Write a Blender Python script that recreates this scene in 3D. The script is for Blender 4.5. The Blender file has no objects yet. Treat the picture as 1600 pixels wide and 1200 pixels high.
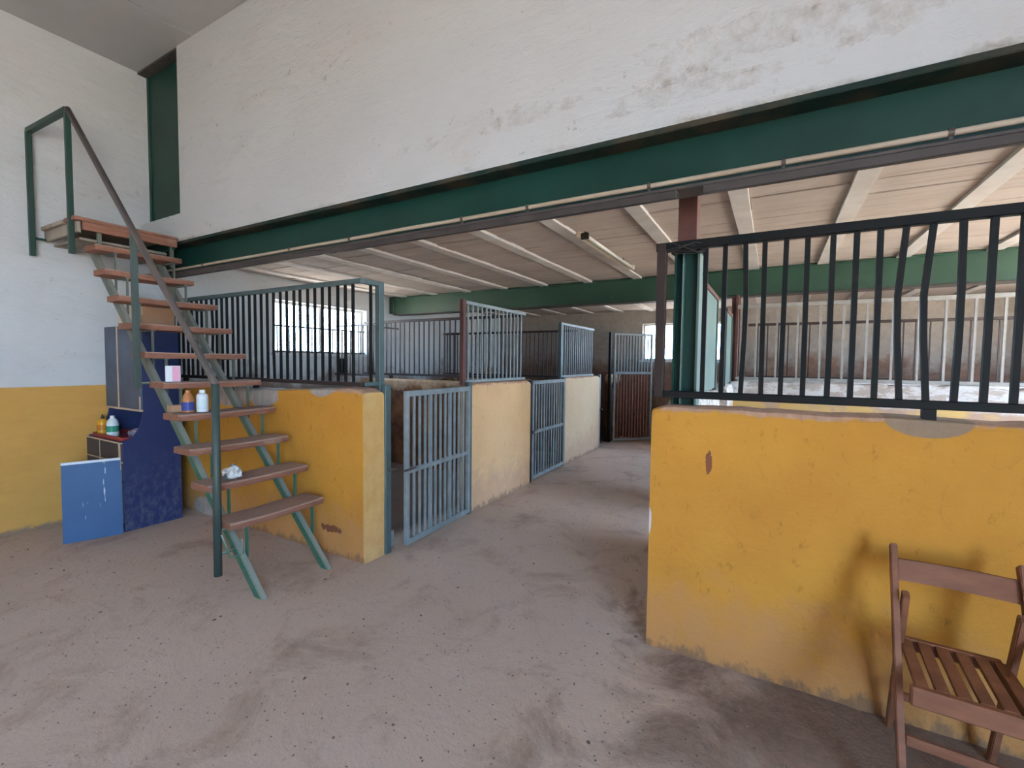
import bpy, bmesh, math, random
from mathutils import Vector, Matrix, noise
random.seed(7)
S = bpy.context.scene
COL = S.collection

# ------------------------------------------------------------------ camera
cd = bpy.data.cameras.new('camera'); cam = bpy.data.objects.new('camera', cd); COL.objects.link(cam)
cd.sensor_fit = 'HORIZONTAL'; cd.sensor_width = 36.0; cd.lens = 717.0 / 1600.0 * 36.0
cd.clip_start = 0.02; cd.clip_end = 300
R = ((0.86925628, 0.03301075, -0.49325836), (0.49424491, -0.03634154, 0.86856275), (0.01074614, -0.99879406, -0.04790551))
M = Matrix.Identity(4)
for i in range(3):
    M[i][0] = R[i][0]; M[i][1] = -R[i][1]; M[i][2] = -R[i][2]
M.translation = Vector((0, 0, 1.5))
cam.matrix_world = M
S.camera = cam

# ------------------------------------------------------------------ sky and exposure
SKY = 24.0
w = bpy.data.worlds.new('sky'); S.world = w; w.use_nodes = True
nt = w.node_tree; nt.nodes.clear()
out = nt.nodes.new('ShaderNodeOutputWorld'); bg = nt.nodes.new('ShaderNodeBackground')
tc = nt.nodes.new('ShaderNodeTexCoord'); sp = nt.nodes.new('ShaderNodeSeparateXYZ'); rp = nt.nodes.new('ShaderNodeValToRGB')
nt.links.new(tc.outputs['Generated'], sp.inputs[0]); nt.links.new(sp.outputs['Z'], rp.inputs[0])
rp.color_ramp.elements[0].position = 0.0; rp.color_ramp.elements[0].color = (0.47, 0.71, 1.0, 1)
rp.color_ramp.elements[1].position = 0.8; rp.color_ramp.elements[1].color = (0.42, 0.64, 1.0, 1)
nt.links.new(rp.outputs[0], bg.inputs['Color']); bg.inputs['Strength'].default_value = SKY
nt.links.new(bg.outputs[0], out.inputs[0])
vs = S.view_settings
vs.view_transform = 'Standard'; vs.look = 'None'; vs.exposure = 0.0; vs.gamma = 1.0; vs.use_curve_mapping = False
try:
    S.cycles.use_adaptive_sampling = True; S.cycles.adaptive_threshold = 0.06
    S.cycles.max_bounces = 9; S.cycles.diffuse_bounces = 6; S.cycles.glossy_bounces = 4
    S.cycles.transparent_max_bounces = 16; S.cycles.sample_clamp_indirect = 8.0
    S.cycles.use_denoising = True; S.cycles.caustics_reflective = False; S.cycles.caustics_refractive = False
except Exception:
    pass

sd = bpy.data.lights.new('sun', 'SUN'); sd.energy = 150.0; sd.angle = 0.01; sd.color = (1.0, 0.93, 0.82)
sun = bpy.data.objects.new('sun', sd); COL.objects.link(sun)
sun.rotation_euler = Vector((0.25, -0.05, -0.965)).to_track_quat('-Z', 'Y').to_euler()

def portal(name, center, normal, wid, hei):
    L = bpy.data.lights.new(name, 'AREA'); L.shape = 'RECTANGLE'; L.size = wid; L.size_y = hei
    L.cycles.is_portal = True
    o = bpy.data.objects.new(name, L); COL.objects.link(o)
    o.location = center
    o.rotation_euler = Vector(normal).to_track_quat('-Z', 'Z').to_euler()
    return o

# room numbers (metres)
XL, XR, YB, YF = -5.52, 2.9, -8.0, 9.2
SR = 3.7                        # right wall of the stalls
RO = (2.75, 7.6, 0.45, 2.42)    # unseen long opening added there to light the stalls: y0, y1, z0, z1
SKYL = [(-4.45, -3.35, -4.2, -1.6), (-1.0, 0.15, -4.2, -1.6), (1.2, 2.3, -4.2, -1.6)]   # unseen roof panels added to light the hall from above, x0, x1, y0, y1
HC, SC = 4.3, 2.536             # hall ceiling, stall ceiling
WY = 2.2                        # upper front wall plane
DOOR = (-4.6, -1.0, 3.3)
portal('portal_hall_door', (XR+0.12, (DOOR[0]+DOOR[1])/2, DOOR[2]/2), (-1, 0, 0), DOOR[1]-DOOR[0], DOOR[2])
portal('portal_window_left', (XL-0.15, 4.35, 1.925), (1, 0, 0), 1.54, 0.68)
portal('portal_window_far', (-1.5, YF+0.15, 1.92), (0, -1, 0), 1.52, 0.72)
portal('portal_opening_right', (SR+0.12, (RO[0]+RO[1])/2, (RO[2]+RO[3])/2), (-1, 0, 0), RO[1]-RO[0], RO[3]-RO[2])
for q, (x0, x1, y0, y1) in enumerate(SKYL):
    portal('portal_added_panel', ((x0+x1)/2, (y0+y1)/2, HC+0.12), (0, 0, -1), x1-x0, y1-y0)

# ------------------------------------------------------------------ materials
def newmat(name, rough=0.8, spec=0.3, metal=0.0):
    m = bpy.data.materials.new(name); m.use_nodes = True
    b = m.node_tree.nodes['Principled BSDF']
    b.inputs['Roughness'].default_value = rough
    b.inputs['Metallic'].default_value = metal
    try: b.inputs['Specular IOR Level'].default_value = spec
    except Exception: pass
    return m, m.node_tree, b
class NB:
    def __init__(s, name, rough=0.8, spec=0.3, metal=0.0, coord='pos'):
        s.m, s.t, s.b = newmat(name, rough, spec, metal)
        n = s.t.nodes
        if coord == 'pos':
            s.co = n.new('ShaderNodeNewGeometry').outputs['Position']
        else:
            s.co = n.new('ShaderNodeTexCoord').outputs['Object']
        s.sep = None
    def L(s, a, b): s.t.links.new(a, b)
    def xyz(s):
        if s.sep is None:
            s.sep = s.t.nodes.new('ShaderNodeSeparateXYZ'); s.L(s.co, s.sep.inputs[0])
        return s.sep.outputs
    def noise(s, scale, detail=4, rough=0.6, stretch=None, dist=0.0, off=0.0):
        n = s.t.nodes.new('ShaderNodeTexNoise'); n.inputs['Scale'].default_value = scale
        n.inputs['Detail'].default_value = detail; n.inputs['Roughness'].default_value = rough
        n.inputs['Distortion'].default_value = dist
        mp = s.t.nodes.new('ShaderNodeMapping'); s.L(s.co, mp.inputs['Vector'])
        mp.inputs['Location'].default_value = (off, off * 1.7, off * 0.6)
        if stretch: mp.inputs['Scale'].default_value = stretch
        s.L(mp.outputs[0], n.inputs['Vector'])
        return n.outputs['Fac']
    def ramp(s, v, a, b, ca=0.0, cb=1.0):
        r = s.t.nodes.new('ShaderNodeMapRange'); r.clamp = True
        r.inputs['From Min'].default_value = a; r.inputs['From Max'].default_value = b
        r.inputs['To Min'].default_value = ca; r.inputs['To Max'].default_value = cb
        s.L(v, r.inputs['Value']); return r.outputs[0]
    def math(s, op, a, b=None):
        n = s.t.nodes.new('ShaderNodeMath'); n.operation = op
        for i, v in enumerate((a, b)):
            if v is None: continue
            if isinstance(v, (int, float)): n.inputs[i].default_value = v
            else: s.L(v, n.inputs[i])
        return n.outputs[0]
    def mix(s, fac, a, b):
        n = s.t.nodes.new('ShaderNodeMix'); n.data_type = 'RGBA'
        if isinstance(fac, (int, float)): n.inputs[0].default_value = fac
        else: s.L(fac, n.inputs[0])
        for i, v in ((6, a), (7, b)):
            if isinstance(v, tuple): n.inputs[i].default_value = (*v, 1)
            else: s.L(v, n.inputs[i])
        return n.outputs[2]
    def ell(s, cx, cz, rx, rz, nz, ax='X', amt=0.6):
        o = s.xyz()
        u = s.math('DIVIDE', s.math('SUBTRACT', o[ax], cx), rx)
        v = s.math('DIVIDE', s.math('SUBTRACT', o['Z'], cz), rz)
        d = s.math('SQRT', s.math('ADD', s.math('MULTIPLY', u, u), s.math('MULTIPLY', v, v)))
        d = s.math('ADD', d, s.math('MULTIPLY', s.math('SUBTRACT', nz, 0.5), amt))
        return s.ramp(d, 1.03, 0.97)
    def bump(s, h, strength=0.3, dist=0.01):
        n = s.t.nodes.new('ShaderNodeBump'); n.inputs['Strength'].default_value = strength
        n.inputs['Distance'].default_value = dist
        s.L(h, n.inputs['Height']); s.L(n.outputs[0], s.b.inputs['Normal'])
    def done(s, col):
        if isinstance(col, tuple): s.b.inputs['Base Color'].default_value = (*col, 1)
        else: s.L(col, s.b.inputs['Base Color'])
        return s.m

def plain(name, a, b, scale=6, rough=0.7, spec=0.3, bump=0.15, bd=0.004, metal=0.0, coord='pos', stretch=None, lo=0.35, hi=0.65):
    k = NB(name, rough, spec, metal, coord)
    n = k.noise(scale, 5, 0.6, stretch)
    k.bump(k.noise(scale * 4, 4, 0.6, stretch), bump, bd)
    return k.done(k.mix(k.ramp(n, lo, hi), a, b))

MAT = {}
def yellow_nodes(k, base, dark, pale, worn_z=0.32, top_z=None):
    n1 = k.noise(1.6, 5, 0.6); n2 = k.noise(7, 6, 0.7, off=3); n3 = k.noise(22, 5, 0.7, (1, 1, 0.5), off=5)
    c = k.mix(k.ramp(n1, 0.35, 0.7), base, dark)
    c = k.mix(k.ramp(n3, 0.60, 0.74, 0, 0.55), c, tuple(v * 0.45 for v in dark))
    z = k.xyz()['Z']
    wz = k.math('ADD', z, k.math('MULTIPLY', k.math('SUBTRACT', n2, 0.5), 0.9))
    c = k.mix(k.ramp(wz, worn_z + 0.16, worn_z - 0.14, 0, 0.8), c, pale)
    wz2 = k.math('ADD', z, k.math('MULTIPLY', k.math('SUBTRACT', n3, 0.5), 0.3))
    c = k.mix(k.ramp(wz2, 0.05, 0.0, 0, 0.7), c, (0.16, 0.10, 0.07))
    if top_z:
        tz = k.math('ADD', z, k.math('MULTIPLY', k.math('SUBTRACT', n2, 0.5), 0.10))
        c = k.mix(k.ramp(tz, top_z - 0.006, top_z + 0.006), c, k.mix(k.ramp(n3, 0.35, 0.65), (0.46, 0.28, 0.19), (0.34, 0.20, 0.13)))
    k.bump(k.math('ADD', k.noise(30, 5, 0.7), k.math('MULTIPLY', n2, 2.0)), 0.35, 0.012)
    return c, n2, n3

# upper white plaster
def white_nodes(k, stain=1.0, g=1.0):
    n1 = k.noise(0.55, 6, 0.62, (1, 1, 1.3), off=2); n2 = k.noise(2.3, 7, 0.68, (0.7, 0.7, 1.9), dist=0.6); n3 = k.noise(14, 5, 0.7)
    c = k.mix(k.ramp(n1, 0.3, 0.7), (0.61*g, 0.61*g, 0.595*g), (0.55*g, 0.54*g, 0.515*g))
    c = k.mix(k.ramp(n2, 0.55, 0.75, 0, 0.42 * stain), c, (0.42, 0.36, 0.30))
    c = k.mix(k.ramp(k.math('MULTIPLY', n2, k.ramp(n3, 0.45, 0.7)), 0.40, 0.55, 0, 0.6 * stain), c, (0.22, 0.18, 0.14))
    k.bump(k.math('ADD', k.math('ADD', n2, k.math('MULTIPLY', n3, 0.3)), k.noise(3.5, 5, 0.6, (0.6, 0.6, 2.2), off=7)), 0.5, 0.035)
    return c, n1, n2, n3
k = NB('white plaster wall', 0.85, 0.2); c, n1, n2, n3 = white_nodes(k, 0.9, 0.87)
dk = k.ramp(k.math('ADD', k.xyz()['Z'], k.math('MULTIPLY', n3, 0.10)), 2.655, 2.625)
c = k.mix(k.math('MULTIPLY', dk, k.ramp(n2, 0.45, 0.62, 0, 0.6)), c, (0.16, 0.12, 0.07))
for ex, ez, rx, rz in ((0.0, 2.86, 0.62, 0.09), (-1.35, 2.80, 0.5, 0.06), (-0.35, 2.72, 0.35, 0.05)):
    c = k.mix(k.math('MULTIPLY', k.ell(ex, ez, rx, rz, n2, 'X', 5.0), k.ramp(n3, 0.42, 0.66, 0, 0.4)), c, (0.26, 0.20, 0.15))
MAT['white'] = k.done(c)

k = NB('left wall white over yellow dado', 0.85, 0.2)
c, n1, n2, n3 = white_nodes(k, 0.55)
y = k.mix(k.ramp(n2, 0.35, 0.7), (0.58, 0.32, 0.085), (0.50, 0.27, 0.07))
z = k.xyz()['Z']; yy = k.xyz()['Y']
zz = k.math('ADD', z, k.math('MULTIPLY', k.math('SUBTRACT', n3, 0.5), 0.012))
c2 = k.mix(k.ramp(zz, 1.246, 1.238), c, y)
zb = k.math('ADD', z, k.math('MULTIPLY', n3, 0.10))
c2 = k.mix(k.ramp(zb, 0.10, 0.07, 0, 0.85), c2, (0.20, 0.14, 0.11))
# inside the stalls the wall is bare whitewash, soiled brown at horse height
dz = k.math('ADD', z, k.math('MULTIPLY', k.math('SUBTRACT', k.noise(2.0, 6, 0.7, off=9), 0.5), 1.6))
cs = k.mix(k.ramp(dz, 1.45, 1.15, 0, 0.8), c, (0.20, 0.12, 0.08))
MAT['left'] = k.done(k.mix(k.ramp(yy, 2.39, 2.40), c2, cs))

k = NB('soiled limewash far wall', 0.9, 0.15)
n2 = k.noise(1.6, 7, 0.7, off=4); n3 = k.noise(12, 6, 0.7)
c = k.mix(k.ramp(n3, 0.3, 0.7), (0.35, 0.31, 0.275), (0.265, 0.23, 0.20))
dz = k.math('ADD', k.xyz()['Z'], k.math('MULTIPLY', k.math('SUBTRACT', n2, 0.5), 1.8))
c = k.mix(k.ramp(dz, 1.72, 1.38, 0, 0.9), c, k.mix(k.ramp(n3, .35, .65), (0.22, 0.12, 0.075), (0.14, 0.08, 0.055)))
k.bump(n3, 0.4, 0.02); MAT['far'] = k.done(c)

k = NB('yellow stall wall', 0.8, 0.25)
c, n2, n3 = yellow_nodes(k, (0.54, 0.262, 0.038), (0.46, 0.208, 0.03), (0.46, 0.225, 0.085), 0.30, 1.262)
grey = k.mix(k.ramp(n3, 0.35, 0.65), (0.40, 0.34, 0.30), (0.30, 0.25, 0.22))
c = k.mix(k.ell(0.555, 1.285, 0.14, 0.075, n2, 'X', 0.15), c, k.mix(k.ramp(n3, .35, .65), (0.28, 0.20, 0.135), (0.24, 0.17, 0.115)))
for cx, cz, rx, rz, am in ((-3.80, 1.20, 0.22, 0.11, 0.9), (-4.25, 1.19, 0.30, 0.12, 0.9), (-3.03, 1.27, 0.14, 0.055, 0.8), (-4.75, 0.06, 0.2, 0.10, 0.9)):
    c = k.mix(k.ell(cx, cz, rx, rz, n2, 'X', am), c, grey)
for cx, cz, rx, rz, am in ((-2.93, 0.20, 0.12, 0.028, 1.2), (-0.262, 1.02, 0.012, 0.065, 1.5)):
    c = k.mix(k.ell(cx, cz, rx, rz, n3, 'X', am*2.2), c, (0.20, 0.075, 0.035))
c = k.mix(k.ell(-0.548, 0.67, 0.016, 0.075, n2, 'X', 1.2), c, (0.58, 0.54, 0.50))
lit_end = k.math('MULTIPLY', k.ramp(k.xyz()['X'], -2.585, -2.565), k.ramp(k.xyz()['X'], -1.5, -1.6))
c = k.mix(k.math('MULTIPLY', lit_end, k.ramp(n2, 0.3, 0.6, 0.45, 0.85)), c, (0.64, 0.42, 0.18))  # paler end face: the doorway light on it is painted in
scr = k.noise(5, 5, 0.75, (1.6, 1.6, 0.9), dist=1.5, off=12)
c = k.mix(k.ramp(scr, 0.60, 0.72, 0, 0.4), c, (0.32, 0.15, 0.03))
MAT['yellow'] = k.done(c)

k = NB('faded yellow stall wall', 0.85, 0.2)
c, n2, n3 = yellow_nodes(k, (0.68, 0.43, 0.22), (0.60, 0.36, 0.18), (0.48, 0.30, 0.19), 0.30, 1.262)
scr = k.noise(6, 5, 0.75, (1.6, 1.6, 0.9), dist=1.5, off=12)
c = k.mix(k.ramp(scr, 0.60, 0.72, 0, 0.45), c, (0.36, 0.24, 0.14))
MAT['faded'] = k.done(c)
k = NB('very pale yellow stall wall', 0.85, 0.2)
c, n2, n3 = yellow_nodes(k, (0.66, 0.50, 0.33), (0.60, 0.43, 0.27), (0.50, 0.36, 0.26), 0.30, 1.262)
MAT['palewall'] = k.done(c)

k = NB('soiled stall partition wall', 0.9, 0.15)
n2 = k.noise(3.0, 6, 0.7); n3 = k.noise(16, 5, 0.7)
c = k.mix(k.ramp(n2, 0.4, 0.6), (0.20, 0.09, 0.04), (0.10, 0.045, 0.027))
tz = k.math('ADD', k.xyz()['Z'], k.math('MULTIPLY', k.math('SUBTRACT', n2, 0.5), 0.5))
c = k.mix(k.ramp(tz, 1.10, 1.20), c, k.mix(k.ramp(n3, .4, .6), (0.42, 0.26, 0.13), (0.48, 0.36, 0.26)))
k.bump(n3, 0.4, 0.02); MAT['partition'] = k.done(c)

k = NB('broken whitewashed partition wall', 0.9, 0.15)
n2 = k.noise(2.6, 6, 0.7, off=6); n3 = k.noise(9, 6, 0.75, (0.6, 1, 1.4))
c = k.mix(k.ramp(n3, 0.46, 0.54), (0.62, 0.60, 0.58), (0.42, 0.36, 0.32))
tz = k.math('ADD', k.xyz()['Z'], k.math('MULTIPLY', k.math('SUBTRACT', n2, 0.5), 0.22))
c = k.mix(k.ramp(tz, 1.14, 1.10), c, k.mix(k.ramp(n2, .45, .55), (0.58, 0.40, 0.16), (0.42, 0.30, 0.23)))
k.bump(n3, 0.6, 0.03); MAT['broken'] = k.done(c)

k = NB('stable floor of packed dirt over concrete', 0.92, 0.15)
n1 = k.noise(0.5, 6, 0.6, off=1); n2 = k.noise(2.2, 7, 0.7, dist=0.5); n3 = k.noise(26, 6, 0.75); n4 = k.noise(70, 4, 0.7)
c = k.mix(k.ramp(n1, 0.35, 0.65), (0.56, 0.445, 0.372), (0.49, 0.372, 0.30))
c = k.mix(k.ramp(n2, 0.50, 0.74, 0, 0.7), c, (0.25, 0.165, 0.125))
c = k.mix(k.ramp(n3, 0.58, 0.75, 0, 0.38), c, (0.14, 0.105, 0.09))
c = k.mix(k.ramp(n4, 0.60, 0.72, 0, 0.45), c, (0.46, 0.41, 0.38))
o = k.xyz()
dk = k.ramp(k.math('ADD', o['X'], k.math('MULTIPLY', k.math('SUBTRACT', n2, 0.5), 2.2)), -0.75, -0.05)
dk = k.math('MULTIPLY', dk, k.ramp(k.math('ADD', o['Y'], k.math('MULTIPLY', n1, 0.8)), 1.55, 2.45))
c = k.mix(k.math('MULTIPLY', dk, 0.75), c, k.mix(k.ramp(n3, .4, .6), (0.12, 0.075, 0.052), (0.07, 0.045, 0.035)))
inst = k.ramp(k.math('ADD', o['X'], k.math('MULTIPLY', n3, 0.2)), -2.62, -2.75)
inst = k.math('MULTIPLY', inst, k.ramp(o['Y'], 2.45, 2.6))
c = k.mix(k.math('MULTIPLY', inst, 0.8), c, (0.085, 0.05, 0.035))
k.bump(k.math('ADD', n2, k.math('ADD', k.math('MULTIPLY', n3, 0.35), k.math('MULTIPLY', n4, 0.12))), 0.55, 0.03)
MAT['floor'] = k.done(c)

MAT['ground'] = plain('pale yard ground', (0.52, 0.46, 0.38), (0.44, 0.38, 0.31), 0.8, 0.95)  # even pale ground colour
MAT['slab'] = None
k = NB('clay ceiling slab', 0.9, 0.15)
n2 = k.noise(2.0, 6, 0.7, off=8); n3 = k.noise(5, 5, 0.7, (0.25, 4.0, 1))
c = k.mix(k.ramp(n2, 0.3, 0.7), (0.475, 0.415, 0.37), (0.395, 0.335, 0.295))
c = k.mix(k.ramp(n3, 0.52, 0.7, 0, 0.5), c, (0.30, 0.215, 0.17))
k.bump(n3, 0.3, 0.01); MAT['slab'] = k.done(c)
MAT['joist'] = plain('whitewashed concrete joist', (0.66, 0.62, 0.57), (0.55, 0.50, 0.45), 5, 0.9)
MAT['hallceil'] = plain('grey sandwich roof panel', (0.43, 0.43, 0.43), (0.38, 0.37, 0.36), 0.7, 0.5, 0.35, 0.03)
MAT['green'] = plain('dark green gloss paint on steel', (0.005, 0.036, 0.027), (0.004, 0.027, 0.020), 3, 0.5, 0.25, 0.12)
MAT['green2'] = plain('mid green paint on steel', (0.016, 0.062, 0.04), (0.011, 0.045, 0.029), 3, 0.45, 0.45, 0.12)
MAT['topflange'] = plain('cobwebbed dark green flange', (0.008, 0.022, 0.018), (0.045, 0.038, 0.026), 4, 0.7, 0.2, 0.3, lo=0.45, hi=0.62)
MAT['flange'] = plain('dusty dark steel flange', (0.035, 0.032, 0.030), (0.06, 0.05, 0.045), 8, 0.6, 0.4, 0.15)
MAT['rail'] = plain('grimy grey steel rail', (0.035, 0.030, 0.029), (0.05, 0.042, 0.04), 6, 0.6, 0.3, 0.15)
MAT['gatered'] = plain('rusty red gate bars', (0.24, 0.10, 0.075), (0.16, 0.065, 0.05), 10, 0.55, 0.4)
MAT['brownsteel'] = plain('red brown primer on steel', (0.10, 0.04, 0.032), (0.075, 0.03, 0.025), 6, 0.5, 0.4)
MAT['bars'] = plain('darkened green paint on bars', (0.006, 0.009, 0.009), (0.010, 0.009, 0.009), 10, 0.55, 0.14, 0.15)  # green paint darkened to give the bars their backlit look
MAT['barsrust'] = plain('rusty dark bars', (0.034, 0.02, 0.017), (0.024, 0.016, 0.014), 10, 0.6, 0.3)
MAT['barspale'] = plain('pale bars with lit tone', (0.30, 0.30, 0.29), (0.22, 0.22, 0.21), 10, 0.5, 0.5)  # pale tone takes in the light falling on these bars from the right
MAT['gate'] = plain('dusty grey green gate paint', (0.24, 0.275, 0.285), (0.165, 0.20, 0.205), 9, 0.5, 0.5, 0.15)
MAT['jamb'] = plain('grey teal paint on post', (0.065, 0.105, 0.108), (0.05, 0.08, 0.08), 9, 0.5, 0.5, 0.15)
MAT['sheet'] = plain('teal painted sheet metal', (0.12, 0.19, 0.175), (0.09, 0.15, 0.14), 4, 0.45, 0.45, 0.05)
MAT['stair'] = None
k = NB('dusty green stair steel', 0.55, 0.4)
n2 = k.noise(6, 5, 0.7); n3 = k.noise(30, 4, 0.7)
geo = k.t.nodes.new('ShaderNodeNewGeometry'); sx = k.t.nodes.new('ShaderNodeSeparateXYZ'); k.L(geo.outputs['Normal'], sx.inputs[0])
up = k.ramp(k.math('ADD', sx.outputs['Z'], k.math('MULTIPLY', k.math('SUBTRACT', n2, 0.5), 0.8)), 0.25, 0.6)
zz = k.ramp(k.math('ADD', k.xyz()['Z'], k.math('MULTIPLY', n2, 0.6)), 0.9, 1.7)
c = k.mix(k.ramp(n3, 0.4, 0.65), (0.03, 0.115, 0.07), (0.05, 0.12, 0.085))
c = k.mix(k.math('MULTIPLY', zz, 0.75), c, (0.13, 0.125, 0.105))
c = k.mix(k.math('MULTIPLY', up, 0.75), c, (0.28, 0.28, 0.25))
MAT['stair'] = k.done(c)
MAT['handrail'] = plain('worn grey green handrail', (0.105, 0.085, 0.078), (0.07, 0.062, 0.058), 7, 0.5, 0.4)
MAT['handpost'] = plain('dull dark green handrail post', (0.04, 0.062, 0.056), (0.03, 0.05, 0.046), 7, 0.5, 0.4)
MAT['topgreen'] = plain('deep green handrail end', (0.009, 0.043, 0.033), (0.018, 0.038, 0.032), 7, 0.5, 0.3)
k = NB('worn red brown tread wood', 0.75, 0.25)
n2 = k.noise(3, 6, 0.7); n3 = k.noise(14, 5, 0.7, (4.0, 0.35, 4.0))
c = k.mix(k.ramp(n3, 0.35, 0.65), (0.255, 0.12, 0.08), (0.17, 0.078, 0.052))
geo = k.t.nodes.new('ShaderNodeNewGeometry'); sx = k.t.nodes.new('ShaderNodeSeparateXYZ'); k.L(geo.outputs['Normal'], sx.inputs[0])
up = k.ramp(sx.outputs['Z'], 0.3, 0.8)
c = k.mix(k.math('MULTIPLY', up, k.ramp(n2, 0.2, 0.6, 0.45, 0.9)), c, (0.36, 0.26, 0.22))
c = k.mix(k.ramp(n2, 0.58, 0.75, 0, 0.5), c, (0.36, 0.27, 0.22))
k.bump(n3, 0.35, 0.006); MAT['tread'] = k.done(c)
MAT['greywood'] = plain('weathered grey wood', (0.30, 0.26, 0.21), (0.22, 0.19, 0.155), 6, 0.85, coord='pos', stretch=(1, 1, 1))
MAT['chair'] = plain('worn brown chair wood', (0.235, 0.098, 0.052), (0.165, 0.066, 0.036), 5, 0.6, 0.35, 0.2, stretch=(1, 3, 3))
MAT['navy'] = None
k = NB('navy blue painted board', 0.6, 0.35)
n2 = k.noise(3.5, 6, 0.7); n3 = k.noise(20, 6, 0.75, (1, 1, 0.6))
c = k.mix(k.ramp(n2, 0.3, 0.7), (0.012, 0.022, 0.085), (0.018, 0.03, 0.10))
zf = k.ramp(k.math('ADD', k.xyz()['Z'], k.math('MULTIPLY', k.math('SUBTRACT', n2, 0.5), 0.6)), 0.75, 0.1)
c = k.mix(k.math('MULTIPLY', zf, k.ramp(n3, 0.45, 0.65, 0, 0.55)), c, (0.12, 0.13, 0.17))
k.bump(n3, 0.12, 0.003); MAT['navy'] = k.done(c)
MAT['greyblue'] = plain('grey blue cabinet door', (0.075, 0.10, 0.15), (0.055, 0.07, 0.10), 5, 0.55, 0.35, 0.08)
MAT['drawer'] = plain('charcoal drawer front', (0.055, 0.05, 0.06), (0.04, 0.038, 0.045), 5, 0.55, 0.35, 0.08)
MAT['edge'] = plain('raw pine edging', (0.55, 0.42, 0.30), (0.46, 0.34, 0.24), 9, 0.7)
k = NB('scuffed blue board', 0.6, 0.35)
n3 = k.noise(9, 4, 0.6, (3, 3, 0.35), off=4); n2 = k.noise(4, 5, 0.6)
c = k.mix(k.ramp(n2, .35, .65), (0.030, 0.085, 0.20), (0.038, 0.10, 0.225))
c = k.mix(k.ramp(n3, 0.63, 0.67), c, (0.45, 0.52, 0.60)); MAT['blueboard'] = k.done(c)
MAT['whiteedge'] = plain('white painted edge', (0.68, 0.72, 0.75), (0.6, 0.63, 0.66), 9, 0.6)
MAT['iron'] = plain('dark iron', (0.04, 0.035, 0.033), (0.07, 0.05, 0.04), 15, 0.5, 0.5)
MAT['conduit'] = plain('beige plastic conduit', (0.42, 0.35, 0.27), (0.33, 0.26, 0.19), 2, 0.6)
MAT['lampbody'] = plain('cream lamp batten', (0.78, 0.70, 0.54), (0.70, 0.60, 0.45), 4, 0.5)
MAT['tube'] = plain('unlit fluorescent tube', (0.78, 0.73, 0.62), (0.72, 0.66, 0.55), 4, 0.25, 0.5, 0)
MAT['white_plastic'] = plain('white plastic', (0.70, 0.74, 0.74), (0.64, 0.68, 0.68), 6, 0.4, 0.4, 0.02)
MAT['yellow_plastic'] = plain('yellow plastic', (0.66, 0.33, 0.02), (0.58, 0.27, 0.015), 6, 0.35, 0.4, 0.02)
MAT['black_plastic'] = plain('black plastic', (0.02, 0.017, 0.015), (0.03, 0.025, 0.02), 6, 0.4, 0.4, 0.02)
MAT['amber'] = plain('orange brown plastic', (0.36, 0.15, 0.055), (0.30, 0.12, 0.04), 6, 0.35, 0.45, 0.02)
MAT['navylabel'] = plain('dark blue printed label', (0.03, 0.05, 0.22), (0.04, 0.06, 0.26), 6, 0.5)
MAT['greenlabel'] = plain('green printed label', (0.02, 0.20, 0.13), (0.025, 0.24, 0.15), 6, 0.5)
MAT['orangelabel'] = plain('orange printed label', (0.45, 0.17, 0.02), (0.4, 0.14, 0.02), 6, 0.5)
MAT['palelabel'] = plain('pale printed label', (0.62, 0.70, 0.70), (0.55, 0.64, 0.66), 25, 0.5)
MAT['pink'] = plain('pink printed carton', (0.72, 0.36, 0.46), (0.66, 0.30, 0.40), 6, 0.55)
MAT['carton'] = plain('white carton', (0.72, 0.72, 0.73), (0.66, 0.66, 0.68), 6, 0.6)
MAT['cardboard'] = plain('brown cardboard', (0.40, 0.25, 0.15), (0.34, 0.20, 0.12), 5, 0.85)
MAT['cream'] = plain('cream fibreboard', (0.56, 0.48, 0.38), (0.50, 0.42, 0.33), 5, 0.8)
MAT['redtray'] = plain('dark red plastic tray', (0.26, 0.03, 0.035), (0.20, 0.025, 0.03), 5, 0.4, 0.4, 0.02)
MAT['bag'] = plain('crumpled grey plastic bag', (0.30, 0.27, 0.32), (0.17, 0.14, 0.20), 14, 0.35, 0.5, 0.3)
MAT['rag'] = plain('dirty white rag', (0.62, 0.62, 0.60), (0.12, 0.12, 0.13), 9, 0.8, lo=0.45, hi=0.55)
MAT['wire'] = plain('black cable', (0.02, 0.02, 0.02), (0.05, 0.04, 0.035), 20, 0.5)
MAT['straw'] = plain('dry straw and dung crumbs', (0.10, 0.075, 0.06), (0.20, 0.155, 0.12), 40, 0.9)
MAT['rubble'] = plain('plaster crumbs', (0.60, 0.55, 0.50), (0.42, 0.36, 0.32), 40, 0.9)
MAT['brick'] = plain('grey concrete block', (0.26, 0.25, 0.24), (0.19, 0.18, 0.17), 12, 0.9)
MAT['winframe'] = plain('white window frame', (0.7, 0.69, 0.66), (0.62, 0.60, 0.56), 8, 0.6)
gm, gt, gb = newmat('window glass', 0.03, 0.5)
gt.nodes.remove(gb); tr = gt.nodes.new('ShaderNodeBsdfTransparent'); gl = gt.nodes.new('ShaderNodeBsdfGlossy'); gl.inputs['Roughness'].default_value = 0.05
mx = gt.nodes.new('ShaderNodeMixShader'); mx.inputs[0].default_value = 0.06
gt.links.new(tr.outputs[0], mx.inputs[1]); gt.links.new(gl.outputs[0], mx.inputs[2]); gt.links.new(mx.outputs[0], gt.nodes['Material Output'].inputs[0])
MAT['glass'] = gm
gm = bpy.data.materials.new('tinted added roof sheet'); gm.use_nodes = True; gt = gm.node_tree; gt.nodes.remove(gt.nodes['Principled BSDF'])  # for the added roof panels, tinted to set their top light
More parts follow.
